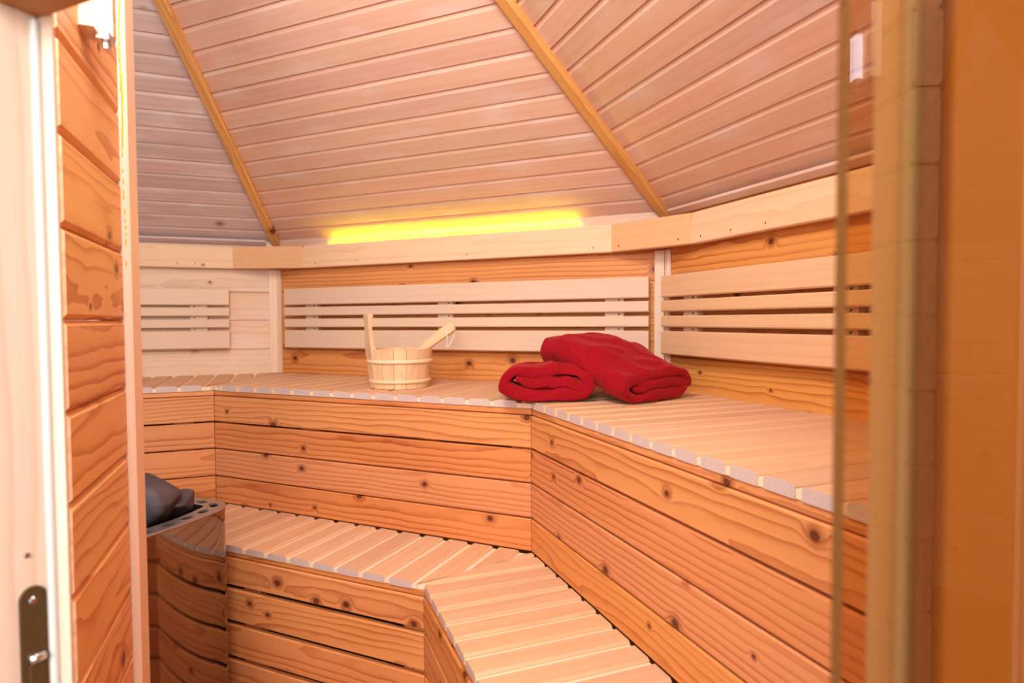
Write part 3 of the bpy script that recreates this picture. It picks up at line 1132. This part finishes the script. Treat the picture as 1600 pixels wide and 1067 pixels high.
while z > ZC + 0.10:
    h = rnd.uniform(0.006, 0.02) if z > ZC + 0.35 else rnd.uniform(0.004, 0.009)
    w_ = rnd.uniform(0.0016, 0.0026) if z > ZC + 0.35 else 0.0016
    mt = Matrix.Translation(V(XL + 0.0055 + 0.0012 * math.sin(z * 25) + rnd.uniform(-.0005, .0005), 1.4240, z)) @ Matrix.Diagonal((w_, 0.0011, h, 1))
    bmesh.ops.create_icosphere(bm, subdivisions=1, radius=1, matrix=mt)
    z -= h * (0.9 if z > ZC + 0.35 else rnd.uniform(2.0, 5.0))
me = bpy.data.meshes.new('resin_drip')
bm.to_mesh(me)
bm.free()
for p in me.polygons:
    p.use_smooth = True
me.materials.append(M_RESIN)
tag(put('resin_drip', me, Matrix.Identity(4), post), 'yellow streak of dried resin')

lamp = thing('wall_lamp', V(XL, 1.20, ZC + 0.45), 'small wall lamp with pale wooden back and white light strip on the log partition', 'lamp')
put('wooden_back', plank_mesh(0.14, 0.022, 0.056, 0.002, M_TRIM), frame(V(XL + 0.011, 1.185, ZC + 0.465 + 0.07), UP, V(1, 0, 0), V(0, 1, 0)), lamp)
put('light_tube', plank_mesh(0.085, 0.016, 0.026, 0.005, M_LAMP), frame(V(XL + 0.030, 1.196, ZC + 0.470 + 0.0425), UP, V(1, 0, 0), V(0, 1, 0)), lamp)
put('end_clip', plank_mesh(0.012, 0.022, 0.034, 0.002, M_CHROME), frame(V(XL + 0.028, 1.196, ZC + 0.463), UP, V(1, 0, 0), V(0, 1, 0)), lamp)
put('end_clip', plank_mesh(0.012, 0.022, 0.034, 0.002, M_CHROME), frame(V(XL + 0.028, 1.196, ZC + 0.5615), UP, V(1, 0, 0), V(0, 1, 0)), lamp)
put('clip_tongue', plank_mesh(0.012, 0.010, 0.016, 0.002, M_CHROME), frame(V(XL + 0.030, 1.198, ZC + 0.452), UP, V(1, 0, 0), V(0, 1, 0)), lamp)

# ------------------------------------------------------------------ door frame
ud, ndv = V(S2, -S2, 0), V(S2, S2, 0)              # along the doorway / into the sauna


def dp(a, b, z):
    return ud * a + ndv * b + V(0, 0, ZC + z)


door = thing('door_1', dp(-0.28, 0.33, -ZC), 'pale wooden door frame with grey seals around the doorway', None, None, 'structure')


def upright(name, a0, a1, b0, b1, z0, z1, mat, c=0.002, parent=None):
    return put(name, plank_mesh(z1 - z0, b1 - b0, a1 - a0, c, mat), frame(dp((a0 + a1) / 2, (b0 + b1) / 2, (z0 + z1) / 2), UP, ndv, UP.cross(ndv)), parent or door)


AL, AR = -0.6166, 0.0536
HDZ = 0.272
upright('jamb', AL - 0.05, AL, 0.285, 0.342, -ZC, HDZ + 0.06, M_FRAME)
upright('door_stop', AL - 0.05, -0.6046, 0.3422, 0.3508, -ZC, HDZ + 0.06, M_FRAME, 0.004)
upright('seal', AL + 0.0002, AL + 0.005, 0.3335, 0.3418, -ZC, HDZ - 0.004, M_SEAL, 0.003)
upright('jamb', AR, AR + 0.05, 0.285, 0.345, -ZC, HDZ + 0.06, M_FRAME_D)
upright('door_stop', 0.0362, AR + 0.05, 0.3452, 0.354, -ZC, HDZ + 0.06, M_FRAME, 0.004)
upright('seal', AR - 0.0068, AR - 0.0002, 0.336, 0.3448, -ZC, HDZ - 0.004, M_SEAL, 0.003)
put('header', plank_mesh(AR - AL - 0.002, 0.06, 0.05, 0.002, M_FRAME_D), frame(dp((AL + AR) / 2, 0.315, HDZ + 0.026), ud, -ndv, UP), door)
# wall lining beside the door on the right, seen through the glass
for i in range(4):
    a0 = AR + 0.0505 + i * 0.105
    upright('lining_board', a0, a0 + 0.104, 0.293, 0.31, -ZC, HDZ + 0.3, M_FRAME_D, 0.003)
# strike plate on the left jamb
pw, ph = 0.022, 0.25
pc = dp(AL + 0.0006, 0.322, -0.235 - ph / 2)
v, f = [], []
ol = []
for k in range(13):
    a = math.pi * k / 12
    ol.append((math.cos(a) * pw / 2, ph / 2 - pw / 2 + math.sin(a) * pw / 2))
for k in range(13):
    a = math.pi + math.pi * k / 12
    ol.append((math.cos(a) * pw / 2, -ph / 2 + pw / 2 + math.sin(a) * pw / 2))
n = len(ol)
v = [(x, -0.0005, y) for x, y in ol] + [(x * 0.96, 0.0018, y) for x, y in ol]
me = mesh_from('strike_plate', v, [tuple(range(n)), tuple(range(n, 2 * n))] + [(i, (i + 1) % n, n + (i + 1) % n, n + i) for i in range(n)])
me.materials.append(M_PLATE)
plate = put('strike_plate', me, frame(pc, -ndv, ud, UP), door)
tag(plate, 'bronze strike plate')


def disc(name, c3, nrm, r, h, mat, parent, seg=14, dome=0.0):
    X = UP
    Zv = X.cross(nrm)
    v = [(math.cos(2 * math.pi * k / seg) * r, 0, math.sin(2 * math.pi * k / seg) * r) for k in range(seg)]
    v += [(x * 0.8, h, z_ * 0.8) for x, _, z_ in v[:seg]]
    f = [tuple(range(seg)), tuple(range(seg, 2 * seg))] + [(i, (i + 1) % seg, seg + (i + 1) % seg, seg + i) for i in range(seg)]
    me = mesh_from(name, v, f)
    me.materials.append(mat)
    return put(name, me, frame(c3, X, nrm, Zv), parent)


disc('screw', dp(AL + 0.0022, 0.322, -0.235 - 0.013), ud, 0.0038, 0.0012, M_CHROME, plate)
disc('screw', dp(AL + 0.0002, 0.3185, -0.206), ud, 0.0026, 0.0015, M_CHROME, door)
put('latch_hole', plank_mesh(0.05, 0.002, 0.012, 0.0008, M_PLATE), frame(dp(AL + 0.0026, 0.323, -0.235 - 0.095), UP, ud, UP.cross(ud)), plate)
put('latch_roller', tube('latch_roller', [dp(AL + 0.003, 0.317, -0.300), dp(AL + 0.003, 0.329, -0.300)], 0.0045, M_CHROME, 10), Matrix.Identity(4), plate)

# glass leaf, swung wide open towards the viewer
gp = dp(0.0215, 0.327, 0)
gd = (ud * 0.55 - ndv * 0.835).normalized()
gw, gt = 0.62, 0.006
g0, g1 = -ZC + 0.02, HDZ - 0.006
gn = gd.cross(UP)
leaf = put('glass_door', prism('glass_door', octo(gt, g1 - g0, 0.0006), lambda z: 0.0, lambda z: gw, [M_GLASS, M_GEDGE], True),
           frame(V(gp.x, gp.y, ZC + (g0 + g1) / 2), gd, -gn, gd.cross(-gn)))
tag(leaf, 'open bronze tinted glass door at the right edge', 'door')
